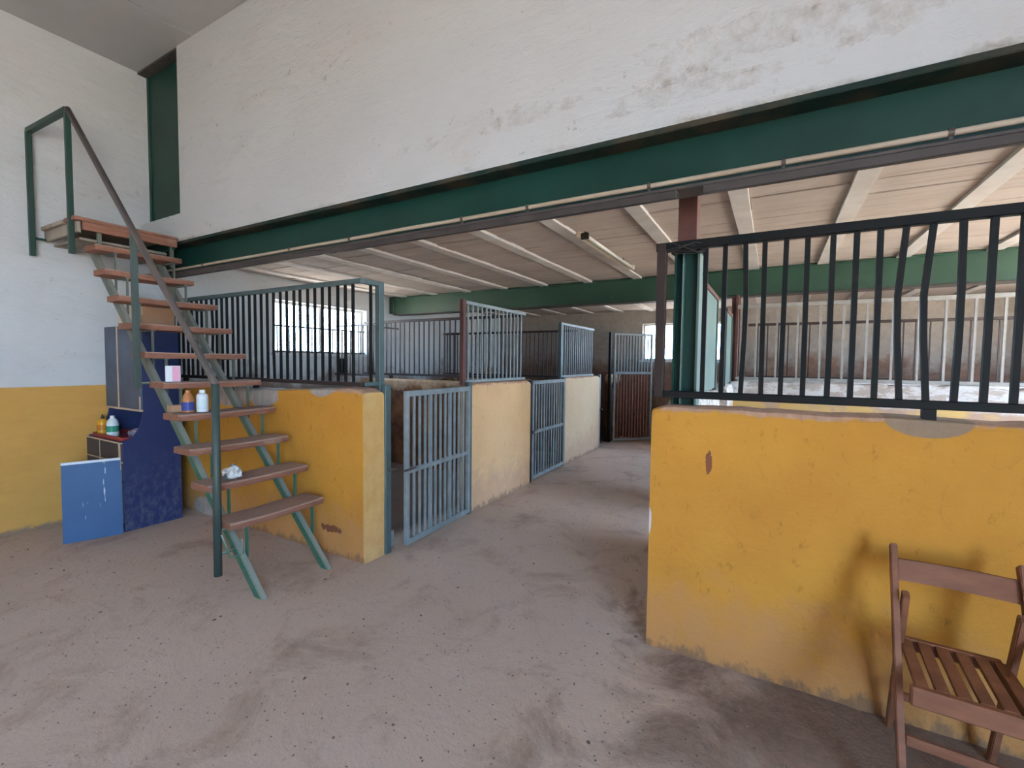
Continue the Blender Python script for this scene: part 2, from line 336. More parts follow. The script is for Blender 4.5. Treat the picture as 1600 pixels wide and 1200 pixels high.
tr = gt.nodes.new('ShaderNodeBsdfTransparent'); tr.inputs[0].default_value = (0.40, 0.37, 0.35, 1); gt.links.new(tr.outputs[0], gt.nodes['Material Output'].inputs[0])
MAT['roofsheet'] = gm

# ------------------------------------------------------------------ mesh helpers
def bm_new(): return bmesh.new()
def add_box(bm, x0, x1, y0, y1, z0, z1):
    v = [bm.verts.new(p) for p in ((x0,y0,z0),(x1,y0,z0),(x1,y1,z0),(x0,y1,z0),(x0,y0,z1),(x1,y0,z1),(x1,y1,z1),(x0,y1,z1))]
    for f in ((0,3,2,1),(4,5,6,7),(0,1,5,4),(1,2,6,5),(2,3,7,6),(3,0,4,7)): bm.faces.new([v[i] for i in f])
    return v
def add_tube(bm, pts, r, n=8, caps=True, r2=None):
    """swept tube through points (square when n == 4)"""
    pts = [Vector(p) for p in pts]; rings = []
    prev = None
    for i, p in enumerate(pts):
        if i == 0: d = pts[1] - p
        elif i == len(pts) - 1: d = p - pts[i-1]
        else: d = (pts[i+1] - p).normalized() + (p - pts[i-1]).normalized()
        d.normalize()
        if prev is None:
            ref = Vector((0,0,1)) if abs(d.z) < 0.9 else Vector((1,0,0))
            u = d.cross(ref).normalized()
        else:
            u = (prev - d * prev.dot(d)).normalized()
        prev = u; v = d.cross(u)
        rr = r if r2 is None else r + (r2 - r) * i / (len(pts) - 1)
        k = math.sqrt(2) if n == 4 else 1.0
        a0 = math.pi / 4 if n == 4 else 0
        rings.append([bm.verts.new(p + (u * math.cos(a0 + 2*math.pi*j/n) + v * math.sin(a0 + 2*math.pi*j/n)) * rr * k) for j in range(n)])
    for a, b in zip(rings, rings[1:]):
        for j in range(n): bm.faces.new((a[j], a[(j+1) % n], b[(j+1) % n], b[j]))
    if caps:
        bm.faces.new(list(reversed(rings[0]))); bm.faces.new(rings[-1])
def add_lathe(bm, prof, n=20, c=(0,0,0)):
    rings = []
    for r, z in prof:
        rings.append([bm.verts.new((c[0] + r*math.cos(2*math.pi*j/n), c[1] + r*math.sin(2*math.pi*j/n), c[2] + z)) for j in range(n)])
    for a, b in zip(rings, rings[1:]):
        for j in range(n): bm.faces.new((a[j], a[(j+1) % n], b[(j+1) % n], b[j]))
    bm.faces.new(list(reversed(rings[0]))); bm.faces.new(rings[-1])
def add_prism(bm, poly, axis, a, b):
    """poly: 2D points; axis 'x': (y,z) swept x a..b ; 'y': (x,z) ; 'z': (x,y)"""
    def P(q, t): return {'x': (t, q[0], q[1]), 'y': (q[0], t, q[1]), 'z': (q[0], q[1], t)}[axis]
    A = [bm.verts.new(P(q, a)) for q in poly]; B = [bm.verts.new(P(q, b)) for q in poly]
    n = len(poly)
    for i in range(n): bm.faces.new((A[i], A[(i+1) % n], B[(i+1) % n], B[i]))
    bm.faces.new(list(reversed(A))); bm.faces.new(B)
def link(name, bm, mat, parent=None, loc=(0,0,0), bevel=0.0, smooth=False, seg=2):
    bmesh.ops.recalc_face_normals(bm, faces=bm.faces[:])
    if bevel > 0:
        bmesh.ops.bevel(bm, geom=[e for e in bm.edges if e.is_manifold and e.calc_face_angle(0) > 0.6], offset=bevel, segments=seg, affect='EDGES', clamp_overlap=True)
    me = bpy.data.meshes.new(name); bm.to_mesh(me); bm.free()
    if smooth:
        for p in me.polygons: p.use_smooth = True
    me.materials.append(MAT[mat] if isinstance(mat, str) else mat)
    o = bpy.data.objects.new(name, me); COL.objects.link(o); o.location = loc
    if parent: o.parent = parent
    return o
def box(name, b, mat, parent=None, bevel=0.0, loc=(0,0,0), seg=1):
    bm = bm_new(); add_box(bm, *b); return link(name, bm, mat, parent, loc, bevel, seg=seg)
def tube(name, pts, r, mat, parent=None, n=10, loc=(0,0,0)):
    bm = bm_new(); add_tube(bm, pts, r, n); return link(name, bm, mat, parent, loc, smooth=(n > 4))
def inst(name, me, parent, loc, rot=(0,0,0), scale=(1,1,1)):
    o = bpy.data.objects.new(name, me); COL.objects.link(o); o.parent = parent
    o.location = loc; o.rotation_euler = rot; o.scale = scale; return o
def tag(o, label, cat=None, group=None, kind=None):
    o['label'] = label
    if cat: o['category'] = cat
    if group: o['group'] = group
    if kind: o['kind'] = kind
    return o
def thing(name, label, cat, loc=(0,0,0), rz=0.0, group=None):
    o = bpy.data.objects.new(name, None); COL.objects.link(o); o.location = loc; o.rotation_euler = (0,0,rz)
    o.empty_display_size = 0.1
    return tag(o, label, cat, group)
def struct(name, bm, mat, label=None, bevel=0.0):
    o = link(name, bm, mat, None, bevel=bevel); o['kind'] = 'structure'
    if label: o['label'] = label
    return o
def me_box(name, b, mat, bevel=0.0):
    bm = bm_new(); add_box(bm, *b)
    if bevel: bmesh.ops.bevel(bm, geom=bm.edges[:], offset=bevel, segments=1, affect='EDGES')
    bmesh.ops.recalc_face_normals(bm, faces=bm.faces[:])
    me = bpy.data.meshes.new(name); bm.to_mesh(me); bm.free(); me.materials.append(MAT[mat]); return me

# ------------------------------------------------------------------ room shell
bm = bm_new(); add_box(bm, XL-0.2, SR+0.2, YB-0.2, YF+0.2, -0.15, 0.0)
struct('floor', bm, 'floor', 'packed dirt and concrete stable floor')
bm = bm_new(); add_box(bm, -60, 60, -60, 60, -0.4, -0.16)
struct('ground', bm, 'ground', 'bare yard ground outside the stable')

def wall_with_holes(axis, p0, p1, a0, a1, z0, z1, holes):
    """axis 'x': wall thick p0..p1 in x, runs a0..a1 in y"""
    bm = bm_new()
    cuts = sorted(set([a0, a1] + [h[0] for h in holes] + [h[1] for h in holes]))
    for u, v in zip(cuts, cuts[1:]):
        hs = [h for h in holes if h[0] <= u + 1e-6 and h[1] >= v - 1e-6]
        spans = [(z0, z1)]
        if hs:
            h = hs[0]; spans = [s for s in ((z0, h[2]), (h[3], z1)) if s[1] - s[0] > 1e-4]
        for s in spans:
            if axis == 'x': add_box(bm, p0, p1, u, v, s[0], s[1])
            else: add_box(bm, u, v, p0, p1, s[0], s[1])
    return bm
struct('wall_left', wall_with_holes('x', XL-0.2, XL, YB-0.2, YF+0.2, 0, HC+0.1, [(3.58, 5.12, 1.585, 2.265)]), 'left', 'left wall, white above a yellow dado')
struct('wall_back', wall_with_holes('y', YB-0.2, YB, XL, XR, 0, HC+0.1, []), 'white', 'rear wall of the hall')
struct('wall_right', wall_with_holes('x', XR, XR+0.2, YB-0.2, WY, 0, HC+0.1, [(DOOR[0], DOOR[1], 0.0, DOOR[2])]), 'white', 'right wall of the hall with the large open doorway')
struct('wall_right', wall_with_holes('x', SR, SR+0.2, WY, YF+0.2, 0, SC+0.15, [RO]), 'far', 'right outer wall of the stalls with an added long opening for light')
struct('wall_far', wall_with_holes('y', YF, YF+0.2, XL, SR, 0, SC+0.15, [(-2.27, -0.74, 1.56, 2.28)]), 'far', 'soiled limewashed wall at the end of the aisle')
bm = bm_new()
add_box(bm, -4.755, SR+0.2, WY, 2.5, 2.575, HC+0.1); add_box(bm, XL, -4.755, WY, 2.5, 2.575, 2.825)
struct('wall_front', bm, 'white', 'white plaster wall above the long green beam')

# hall ceiling with separate panels
hc = bpy.data.objects.new('ceiling', None); COL.objects.link(hc); hc['kind'] = 'structure'; hc['label'] = 'grey panelled ceiling of the hall'
def strips(a, b):
    # roof panel strip a..b in x, cut where an added light panel lies
    cuts = sorted(set([a, b] + [v for r in SKYL for v in r[:2] if a < v < b]))
    for u, v in zip(cuts, cuts[1:]):
        hs = [r for r in SKYL if r[0] <= u + 1e-6 and r[1] >= v - 1e-6]
        yield u, v, ([(YB, hs[0][2]), (hs[0][3], 2.35)] if hs else [(YB, 2.35)])
xs = [XL-0.1] + [-4.49 + 1.15*i for i in range(0, 8)]
for a, b in zip(xs, xs[1:]):
    for u, v, ys in strips(a, b):
        for y0, y1 in ys:
            box('ceiling_panel', (u + (0.004 if u == a else 0), v - (0.004 if v == b else 0), y0, y1, HC, HC+0.05), 'hallceil', hc, 0.003)
            box('roof_sheet', (u, v, y0, y1, HC+0.055, HC+0.1), 'flange', hc)
for x0, x1, y0, y1 in SKYL: box('added_roof_panel', (x0, x1, y0, y1, HC+0.06, HC+0.066), 'roofsheet', hc)
# stall ceiling: joists and clay slabs
sc_ = bpy.data.objects.new('ceiling', None); COL.objects.link(sc_); sc_['kind'] = 'structure'; sc_['label'] = 'low stall ceiling of clay slabs between white joists'
JP = 0.621; J0 = -0.215
jx = [J0 + JP*i for i in range(-8, 7)]
for x in jx:
    bm = bm_new(); n = 14
    for i in range(n):
        pass
    ww = 0.052
    A = []; B = []
    for i in range(n+1):
        yv = 2.5 + (YF-2.5)*i/n
        o1 = 0.006*noise.noise((x*3, yv*2.3, 1)); o2 = 0.006*noise.noise((x*3, yv*2.3, 7))
        ring = [(x-ww+o1, yv, SC-0.018), (x+ww+o2, yv, SC-0.018), (x+ww+o2, yv, SC+0.04), (x-ww+o1, yv, SC+0.04)]
        A.append([bm.verts.new(p) for p in ring])
    for r1, r2 in zip(A, A[1:]):
        for j in range(4): bm.faces.new((r1[j], r1[(j+1) % 4], r2[(j+1) % 4], r2[j]))
    bm.faces.new(A[0]); bm.faces.new(A[-1])
    link('joist', bm, 'joist', sc_)
slab_me = me_box('ceiling_slab', (-0.262, 0.262, -0.123, 0.123, 0, 0.04), 'slab', 0.004)
edges = [XL + 0.02] + jx + [SR]
for i, (a, b) in enumerate(zip(edges, edges[1:])):
    mid = (a+b)/2; wdt = (b-a) - 0.104 if 0 < i < len(edges)-2 else (b-a) - 0.052
    if mid < 3.4 and wdt > 0.05:
        for j in range(12):
            yv = 2.52 + 0.25*j + 0.125
            o = inst('ceiling_slab', slab_me, sc_, (mid + random.uniform(-.003, .003), yv, SC + random.uniform(-0.002, 0.006)),
                     (random.uniform(-.012, .012), random.uniform(-.006, .006), 0), (wdt/0.524, 1, 1))
        box('slab_row', (mid-wdt/2, mid+wdt/2, 5.53, YF, SC+0.002, SC+0.04), 'slab', sc_)
    elif wdt > 0.05:
        box('slab_row', (mid-wdt/2, mid+wdt/2, 2.5, YF, SC+0.002, SC+0.04), 'slab', sc_)
box('ceiling_backing', (XL, SR, 2.5, YF, SC+0.06, SC+0.12), 'slab', sc_)

# windows
def window(n, axis, p, a0, a1, z0, z1, inward, bars_n, midbar):
    t = bpy.data.objects.new('window_%d' % n, None); COL.objects.link(t); t['kind'] = 'structure'
    d0, d1 = (p - inward*0.14, p - inward*0.10)
    lo, hi = min(d0, d1), max(d0, d1)
    def bx(name, u0, u1, w0, w1, m, dl=lo, dh=hi, par=t):
        return box(name, (dl, dh, u0, u1, w0, w1) if axis == 'x' else (u0, u1, dl, dh, w0, w1), m, par)
    f = 0.035
    bx('window_frame', a0, a1, z0, z0+f, 'winframe'); bx('window_frame', a0, a1, z1-f, z1, 'winframe')
    bx('window_frame', a0, a0+f, z0+f, z1-f, 'winframe'); bx('window_frame', a1-f, a1, z0+f, z1-f, 'winframe')
    bx('mullion', (a0+a1)/2-0.015, (a0+a1)/2+0.015, z0+f, z1-f, 'winframe')
    bx('window_pane', a0+f, (a0+a1)/2-0.015, z0+f, z1-f, 'glass', lo+0.017, lo+0.022)
    bx('window_pane', (a0+a1)/2+0.015, a1-f, z0+f, z1-f, 'glass', lo+0.017, lo+0.022)
    bx('window_sill', a0-0.04, a1+0.04, z0-0.03, z0, 'winframe', min(p - inward*0.1, p + inward*0.03), max(p - inward*0.1, p + inward*0.03))
    c0, c1 = sorted((p - inward*0.06, p - inward*0.045))
    if midbar: bx('guard_rail', a0, a1, midbar, midbar+0.018, 'iron', c0, c1); bx('guard_rail', a0, a1, z0+0.012, z0+0.034, 'iron', c0, c1)
    for i in range(bars_n):
        u = a0 + (a1-a0)*(i+0.5)/bars_n
        bx('guard_bar', u-0.006, u+0.006, z0, midbar if midbar else z1, 'iron', c0, c1)
    return t
window(1, 'x', XL, 3.58, 5.12, 1.585, 2.265, 1, 9, 1.93)
window(2, 'y', YF, -2.27, -0.74, 1.56, 2.28, -1, 0, None)

# ------------------------------------------------------------------ steel frame
t = thing('steel_beam', 'long dark green steel beam running under the white front wall', 'beam', (XL, WY, 2.285))
Lb = SR - XL
box('web', (0, Lb, 0.10, 0.12, 0.016, 0.27), 'green', t)
box('top_flange', (0, Lb, -0.008, 0.13, 0.262, 0.289), 'topflange', t, 0.004)
box('bottom_flange', (0, Lb, 0.0, 0.13, 0.0, 0.016), 'flange', t, 0.003)
for a, b, lb in ((XL+0.02, -0.405, 'left length of grey rail bolted under the green front beam'), (-0.295, SR-0.02, 'right length of grey rail under the green beam, above the chair')):
    t = thing('door_rail', lb, 'rail', (a, WY, 2.285))
    box('rail_face', (0, b-a, -0.004, 0.012, -0.036, 0.0), 'rail', t, 0.003)
    box('rail_top', (0, b-a, 0.012, 0.05, -0.008, 0.0), 'rail', t)
t = thing('cable_conduit', 'beige cable conduit clipped along the front green beam', 'conduit', (XL, WY, 2.328))
pts = []
for i in range(90):
    x = i*Lb/89; pts.append((x, 0.012 + 0.002*noise.noise((x, 0, 0)), -0.001 + 0.004*noise.noise((x*1.3, 5, 0))))
tube('pipe', pts, 0.0115, 'conduit', t, 10)
for x in (-4.4, -3.19, -2.54, -1.60, -1.17, -0.53, 0.01, 0.52, 1.3, 2.2): 
    bm = bm_new(); add_lathe(bm, [(0.0155, -0.008), (0.0155, 0.008)], 12); 
    bmesh.ops.rotate(bm, verts=bm.verts, cent=(0,0,0), matrix=Matrix.Rotation(math.pi/2, 3, 'Y'))
    add_box(bm, -0.006, 0.006, -0.004, 0.006, -0.036, -0.012)
    link('clip', bm, 'iron', t, (x - XL, 0.012, 0))

Lb = SR - XL
t = thing('steel_beam', 'second green steel beam deeper inside the stalls', 'beam', (XL, 5.6, 2.24))
box('web', (0.07, Lb, 0.02, 0.04, 0.012, 0.285), 'green2', t)
box('bottom_flange', (0.10, Lb, 0.0, 0.16, 0.0, 0.014), 'flange', t, 0.003)
box('top_flange', (0.0, Lb, 0.0, 0.16, 0.275, 0.293), 'green2', t, 0.003)
box('end_plate', (0.0, 0.10, -0.004, 0.12, 0.03, 0.275), 'green2', t, 0.01)

t = thing('steel_column', 'dark green steel column set in a recess above the stair landing', 'column', (XL, 2.29, 2.825))
box('web', (0.04, 0.765, 0.0, 0.02, 0.0, HC-2.825), 'green', t)
box('flange', (0.0, 0.045, -0.012, 0.03, 0.0, HC-2.825), 'green', t, 0.004)
box('header', (0.0, 0.765, -0.085, 0.0, HC-2.825-0.02, HC-2.825+0.08), 'flange', t)

t = thing('steel_column', 'steel column beside the aisle, green below and red brown on top', 'column', (-0.40, 2.565, 1.287))
box('flange', (-0.062, -0.050, -0.055, 0.055, 0, 0.80), 'green', t, 0.002)
box('flange', (0.050, 0.062, -0.055, 0.055, 0, 0.80), 'sheet', t, 0.002)  # paler than the other flange: its lit side put into the colour
box('web', (-0.05, 0.05, -0.012, 0.006, 0, 0.80), 'green', t)
box('lit_strip', (-0.022, -0.016, -0.05, -0.012, 0, 0.80), 'sheet', t)  # thin pale strip added as a painted lit edge
o = box('upper_post', (-0.05, 0.042, -0.055, 0.045, 0.80, 1.245), 'brownsteel', t, 0.003); o['label'] = 'red brown primed top of the column'
tube('weld_collar', [(-0.07, -0.06, 0.79), (0.07, -0.06, 0.795), (0.07, 0.06, 0.79), (-0.07, 0.06, 0.795), (-0.07, -0.06, 0.79)], 0.012, 'iron', t, 6)
t = thing('steel_column', 'slim dark column under the second beam, behind the right stall bars', 'column', (-0.376, 5.68, 0))
box('flange', (-0.04, -0.03, -0.05, 0.05, 0, 2.24), 'brownsteel', t); box('flange', (0.03, 0.04, -0.05, 0.05, 0, 2.24), 'bars', t); box('web', (-0.03, 0.03, -0.006, 0.006, 0, 2.24), 'brownsteel', t)

bm = bm_new(); rnd = random.Random(3); p = Vector((-0.50, 2.49, 2.13)); pts = []
for i in range(17):
    q = Vector((-0.42 + 0.13*math.sin(i*1.1) + rnd.uniform(-.02, .02), 2.465 + rnd.uniform(-.03, .01), 2.075 + 0.022*math.sin(i*1.9) + rnd.uniform(-.02, .02)))
    pts.append(q)
add_tube(bm, pts, 0.003, 5)
tag(link('wire_tangle', bm, 'wire', smooth=True), 'tangle of black wire wound round the column top above the aisle', 'wire')

# ------------------------------------------------------------------ low walls
def low_wall(name, axis, a0, a1, c0, c1, z1, mat, label, r=0.03, rough=0.012, step=0.07, ztop=None, ends=True, seed=0):
    """worn plastered wall with a rounded uneven top; runs a0..a1 along axis, c0..c1 across"""
    bm = bm_new(); n = max(2, int((a1-a0)/step)); rings = []
    for i in range(n+1):
        a = a0 + (a1-a0)*i/n
        zt = z1 if ztop is None else ztop(a)
        shr = 0.0
        if ends and (i == 0 or i == n): shr = r*0.9
        elif ends and (i == 1 or i == n-1): shr = r*0.15
        zt += rough*noise.noise((a*3.1, seed, 0)) + rough*0.7*noise.noise((a*11, seed+3, 0)) - shr
        prof = [(c0, 0.0)]
        for q in range(1, 7): prof.append((c0, zt*q/7.0))
        prof += [(c0, zt-r), (c0+r*0.3, zt-r*0.3), (c0+r, zt)]
        prof += [((c0+c1)/2, zt+rough*0.4*noise.noise((a*7, 9, seed))), (c1-r, zt), (c1-r*0.3, zt-r*0.3), (c1, zt-r)]
        for q in range(6, 0, -1): prof.append((c1, zt*q/7.0))
        prof.append((c1, 0.0))
        ring = []
        for c, z in prof:
            d = 0.004*noise.noise((a*4, c*30, z*4 + seed)) + 0.010*(1 if z < 0.06 else 0)*noise.noise((a*9, z, seed))
            cc = c + (d if c > (c0+c1)/2 else -d)
            sh = shr*0.25
            aa = a + (sh if i == 0 else -sh if i == n else 0)
            ring.append(bm.verts.new((aa, cc, z) if axis == 'x' else (cc, aa, z)))
        rings.append(ring)
    m = len(rings[0])
    for A, B in zip(rings, rings[1:]):
        for j in range(m-1): bm.faces.new((A[j], A[j+1], B[j+1], B[j]))
    bm.faces.new(rings[0]); bm.faces.new(rings[-1])
    o = link(name, bm, mat, smooth=False)
    return tag(o, label, 'low wall')
AX = -2.56     # aisle face of the left stalls
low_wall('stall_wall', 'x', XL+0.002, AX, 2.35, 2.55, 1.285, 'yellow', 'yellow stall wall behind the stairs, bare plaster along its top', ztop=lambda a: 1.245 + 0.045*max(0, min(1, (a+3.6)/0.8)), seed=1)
low_wall('stall_wall', 'x', -0.55, SR-0.002, 2.44, 2.63, 1.285, 'yellow', 'yellow stall wall on the right behind the folding chair', seed=2)
low_wall('stall_wall', 'y', 3.71, 5.00, -2.70, AX-0.01, 1.285, 'faded', 'faded yellow wall piece between the open gate and the second gate', seed=3)
low_wall('stall_wall', 'y', 6.15, 7.72, -2.74, AX-0.06, 1.285, 'palewall', 'pale yellow wall piece beyond the second gate', seed=4)
low_wall('stall_wall', 'x', XL+0.002, -2.70, 4.98, 5.12, 1.235, 'partition', 'soiled brown partition seen through the first stall door', seed=5)
low_wall('stall_wall', 'x', XL+0.002, -2.74, 6.94, 7.08, 1.20, 'partition', 'brown partition wall between second and third left stalls', seed=6)
low_wall('stall_wall', 'x', -0.55, SR-0.002, 5.42, 5.60, 1.325, 'broken', 'crumbling whitewashed partition behind the right stall bars', rough=0.03, seed=7)
low_wall('stall_wall', 'x', -0.55, SR-0.002, 7.42, 7.58, 1.30, 'broken', 'rearmost low partition in the right stalls', rough=0.02, seed=8)
low_wall('stall_wall', 'y', 2.64, 3.98, -0.52, -0.36, 1.30, 'broken', 'short whitewashed aisle wall behind the green column', rough=0.02, seed=9)
low_wall('stall_wall', 'y', 4.66, 5.41, -0.52, -0.36, 1.30, 'broken', 'short aisle wall beyond the gap in the right stalls', rough=0.02, seed=10)
# sheet metal panels on the right aisle walls
for y0, y1, lb in ((2.95, 3.95, 'teal sheet metal panel just behind the green column'), (4.72, 5.40, 'grey green sheet panel beyond the aisle gap on the right')):
    t = thing('sheet_panel', lb, 'panel', (-0.40, y0, 1.315))
    box('sheet', (-0.004, 0.004, 0.015, y1-y0-0.015, 0.0, 0.68), 'sheet', t)
    box('frame_post', (-0.015, 0.015, 0, 0.03, -0.02, 0.70), 'jamb', t); box('frame_post', (-0.015, 0.015, y1-y0-0.03, y1-y0, -0.02, 0.70), 'jamb', t)
    box('frame_rail', (-0.015, 0.015, 0, y1-y0, 0.68, 0.71), 'brownsteel', t)

# ------------------------------------------------------------------ grilles
def grille(label, axis, a0, a1, c, z0, z1, pitch, bw, mat, railw=0.036, railh=0.036, botmat=None, posts=(), jit=0.0, bent=None, group=None, topmat=None, footz=None, feet=(), seed=0, skip=(), off=0.0):
    ang = 0.0 if axis == 'x' else math.pi/2
    t = thing('stall_grille', label, 'grille', (a0, c, z0) if axis == 'x' else (c, a0, z0), ang, group)
    Lg = a1 - a0; h = z1 - z0
    box('top_rail', (0, Lg, -railw/2, railw/2, h-railh, h), topmat or mat, t, 0.003)
    box('bottom_rail', (0, Lg, -railw/2, railw/2, 0, railh*0.85), botmat or mat, t, 0.003)
    me = me_box('bar', (-bw/2, bw/2, -bw/2, bw/2, railh*0.85, h-railh), mat)
    n = int((Lg-off)/pitch); rr = random.Random(seed)
    for i in range(1, n+1):
        x = i*pitch + off
        if x > Lg - bw or i in skip: continue
        if bent and i in bent:
            b = bent[i]; bm = bm_new()
            zz = [railh*0.85, railh + (h-2*railh)*0.35, railh + (h-2*railh)*0.6, h-railh]
            add_tube(bm, [(0, 0, zz[0]), (b*0.8, 0, zz[1]), (b, 0.005, zz[2]), (b*0.15, 0, zz[3])], bw/2, 4)
            link('bar', bm, mat, t, (x, 0, 0))
        else:
            inst('bar', me, t, (x + rr.uniform(-jit, jit), 0, 0), (0, rr.uniform(-jit, jit)*1.2, 0))
    for px, pw, pz0, pz1, pm in posts:
        box('post', (px-pw/2, px+pw/2, -pw/2, pw/2, pz0-z0, pz1-z0), pm, t, 0.003)
    for fx in feet:
        box('foot', (fx-0.022, fx+0.022, -0.016, 0.016, footz-z0, 0.0), mat, t)
    return t
g = grille('long dark barred grille on the yellow wall behind the stairs', 'x', XL+0.03, -2.65, 2.42, 1.305, 2.105, 0.0885, 0.017, 'bars', jit=0.004, botmat='barsrust', topmat='jamb', seed=1, bent={9: 0.012, 20: -0.012}, feet=(0.3, 1.5), footz=1.2)
grille('short return of grille above the first stall doorpost', 'y', 2.44, 2.60, -2.667, 1.305, 2.105, 0.075, 0.017, 'bars', posts=((0.165, 0.05, 1.262, 2.105, 'jamb'),), botmat='jamb', topmat='jamb', seed=2)
grille('black barred grille on the right yellow wall above the folding chair', 'x', -0.545, 3.65, 2.475, 1.325, 2.118, 0.0853, 0.021, 'bars', railw=0.042, railh=0.042, jit=0.005, seed=3, off=-0.015,
       posts=((0.028, 0.045, 1.325, 2.118, 'barsrust'),), bent={12: -0.02, 13: -0.022, 14: 0.006, 5: 0.01}, feet=(1.105, 2.4, 3.6), footz=1.25, skip=(1, 2))
grille('rusty partition grille between the first and second left stalls', 'x', XL+0.03, -2.72, 5.05, 1.285, 2.095, 0.091, 0.014, 'barsrust', jit=0.004, seed=5, feet=(0.55, 1.8, 2.5), footz=1.22)
grille('rusty grille between second and third left stalls', 'x', XL+0.03, -2.76, 7.01, 1.25, 2.035, 0.081, 0.013, 'barsrust', jit=0.004, seed=6, feet=(1.0, 2.2), footz=1.19)
grille('upright grille panel above the faded wall between two gates', 'y', 3.66, 4.93, -2.63, 1.29, 2.095, 0.084, 0.014, 'gate', railw=0.03, railh=0.034, jit=0.004, seed=7, posts=((-0.005, 0.05, 1.27, 2.10, 'brownsteel'),))
grille('upright grille panel above the far pale wall piece', 'y', 6.08, 7.46, -2.66, 1.285, 2.075, 0.082, 0.013, 'gate', railw=0.03, railh=0.034, jit=0.004, seed=8, posts=((-0.005, 0.05, 1.27, 2.08, 'jamb'),))
grille('pale lit grille on the crumbling partition in the right stalls', 'x', -0.35, 3.65, 5.50, 1.335, 2.135, 0.187, 0.018, 'barspale', railh=0.04, jit=0.004, seed=9, posts=((0.0, 0.03, 1.33, 2.24, 'brownsteel'),))
grille('dark grille on the rearmost partition of the right stalls', 'x', -0.33, 3.65, 7.50, 1.31, 2.09, 0.125, 0.014, 'barsrust', jit=0.006, seed=10)

# hay rack in the corner of the first stall
t = thing('hay_rack', 'small barred hay rack in the corner under the left window', 'hay rack', (XL+0.02, 4.5, 1.285))
box('top_rail', (0, 0.82, 0, 0.02, 0.69, 0.71), 'iron', t); box('bottom_rail', (0, 0.72, 0, 0.03, 0, 0.03), 'iron', t)
box('side_rail', (0.80, 0.82, 0.02, 0.44, 0.66, 0.68), 'iron', t); box('back_plate', (0.0, 0.22, 0.03, 0.04, 0.03, 0.24), 'bars', t)
mb = me_box('bar', (-.006, .006, -.006, .006, 0.03, 0.70), 'iron')
for i in range(9): inst('bar', mb, t, (0.05 + 0.085*i, 0.012, 0))

# ------------------------------------------------------------------ gates
def gate(label, hinge, ang, L, h, mat, z0=0.03, mid=0.62, upper=None, fr=0.036, bw=0.02, thick=(4, 8), nb=11, barmat=None):
    """gate leaf hinged at hinge, running along local +x"""
    t = thing('stall_gate', label, 'gate', (hinge[0], hinge[1], 0), ang)
    top = h
    box('stile', (0, fr, -0.018, 0.018, z0, top), mat, t, 0.003); box('stile', (L-fr, L, -0.018, 0.018, z0, top if upper is None else upper), mat, t, 0.003)
    box('top_rail', (fr, L-fr, -0.018, 0.018, h-0.045, h), mat, t, 0.003)
    box('bottom_rail', (fr, L-fr, -0.018, 0.018, z0, z0+0.045), mat, t, 0.003)
    if mid: box('middle_rail', (fr, L-fr, -0.024, 0.012, mid-0.018, mid+0.018), mat, t, 0.003)
    bmn = barmat or mat
    m1 = me_box('bar', (-bw/2, bw/2, -0.006, 0.008, z0+0.045, h-0.045), bmn); m2 = me_box('bar', (-bw*0.85, bw*0.85, -0.010, 0.010, z0+0.045, h-0.045), bmn)
    for i in range(1, nb+1):
        inst('bar', m2 if i in thick else m1, t, (fr + (L-2*fr)*i/(nb+1), 0, 0))
    if upper:
        box('stile', (0, fr, -0.018, 0.018, h, upper), mat, t, 0.003)
        box('upper_rail', (fr, L-fr, -0.018, 0.018, upper-0.035, upper), mat, t, 0.003)
        m3 = me_box('bar', (-bw/2, bw/2, -0.006, 0.008, h, upper-0.035), mat)
        for i in range(1, nb+1): inst('bar', m3, t, (fr + (L-2*fr)*i/(nb+1), 0, 0))
    for hz in (0.25, h-0.25):
        bm = bm_new(); add_tube(bm, [(-0.012, 0, hz-0.05), (-0.012, 0, hz+0.05)], 0.011, 8); link('hinge', bm, 'iron', t, smooth=True)
    bm = bm_new(); add_tube(bm, [(L-0.10, 0.026, (mid or 0.6)+0.02), (L+0.035, 0.026, (mid or 0.6)+0.02)], 0.009, 8); link('bolt', bm, 'iron', t, smooth=True)
    return t
gate('slatted grey green stall gate standing ajar nearest the stairs', (-2.545, 3.645), -math.pi/2 + 0.045, 0.935, 1.262, 'gate')
gate('closed grey green stall gate between the two faded wall pieces', (-2.60, 6.09), -math.pi/2 + 0.01, 1.02, 1.268, 'gate')
gate('tall barred gate swung open at the far end of the aisle', (-2.60, 8.44), 0.80, 0.82, 1.335, 'gate', upper=2.06, mid=None, nb=11, bw=0.019, barmat='gatered', thick=())
def jamb(label, x, y, z, mat, latch=None):
    t = thing('gate_post', label, 'post', (x, y, 0))
    box('post', (-0.022, 0.022, -0.03, 0.03, 0, z), mat, t, 0.004)
    if latch:
        bm = bm_new(); add_tube(bm, [(0.02, -0.01, latch), (0.045, 0.02, latch), (0.045, 0.06, latch)], 0.012, 8); link('latch_keeper', bm, 'iron', t, smooth=True)
jamb('grey teal doorpost at the corner of the stair side yellow wall', -2.575, 2.582, 1.315, 'jamb', 0.66)
jamb('hinge post of the gate standing ajar', -2.575, 3.68, 1.30, 'jamb')
jamb('dark latch post of the closed gate', -2.605, 5.03, 1.275, 'bars', 0.62)
jamb('hinge post of the closed gate', -2.625, 6.125, 1.29, 'jamb')
jamb('end post of the far pale wall piece with a latch', -2.645, 7.76, 1.30, 'gate', 0.68)
jamb('dark post carrying the tall far gate', -2.67, 8.42, 2.08, 'bars')
for x, y, sx in ((-2.585, 2.70, 0.15),): 
    b = box('concrete_block', (-0.07, 0.07, -0.045, 0.045, 0, 0.13), 'brick', None, 0.008, (-2.70, 2.68, 0)); tag(b, 'small grey concrete block on the floor of the first doorway', 'block')
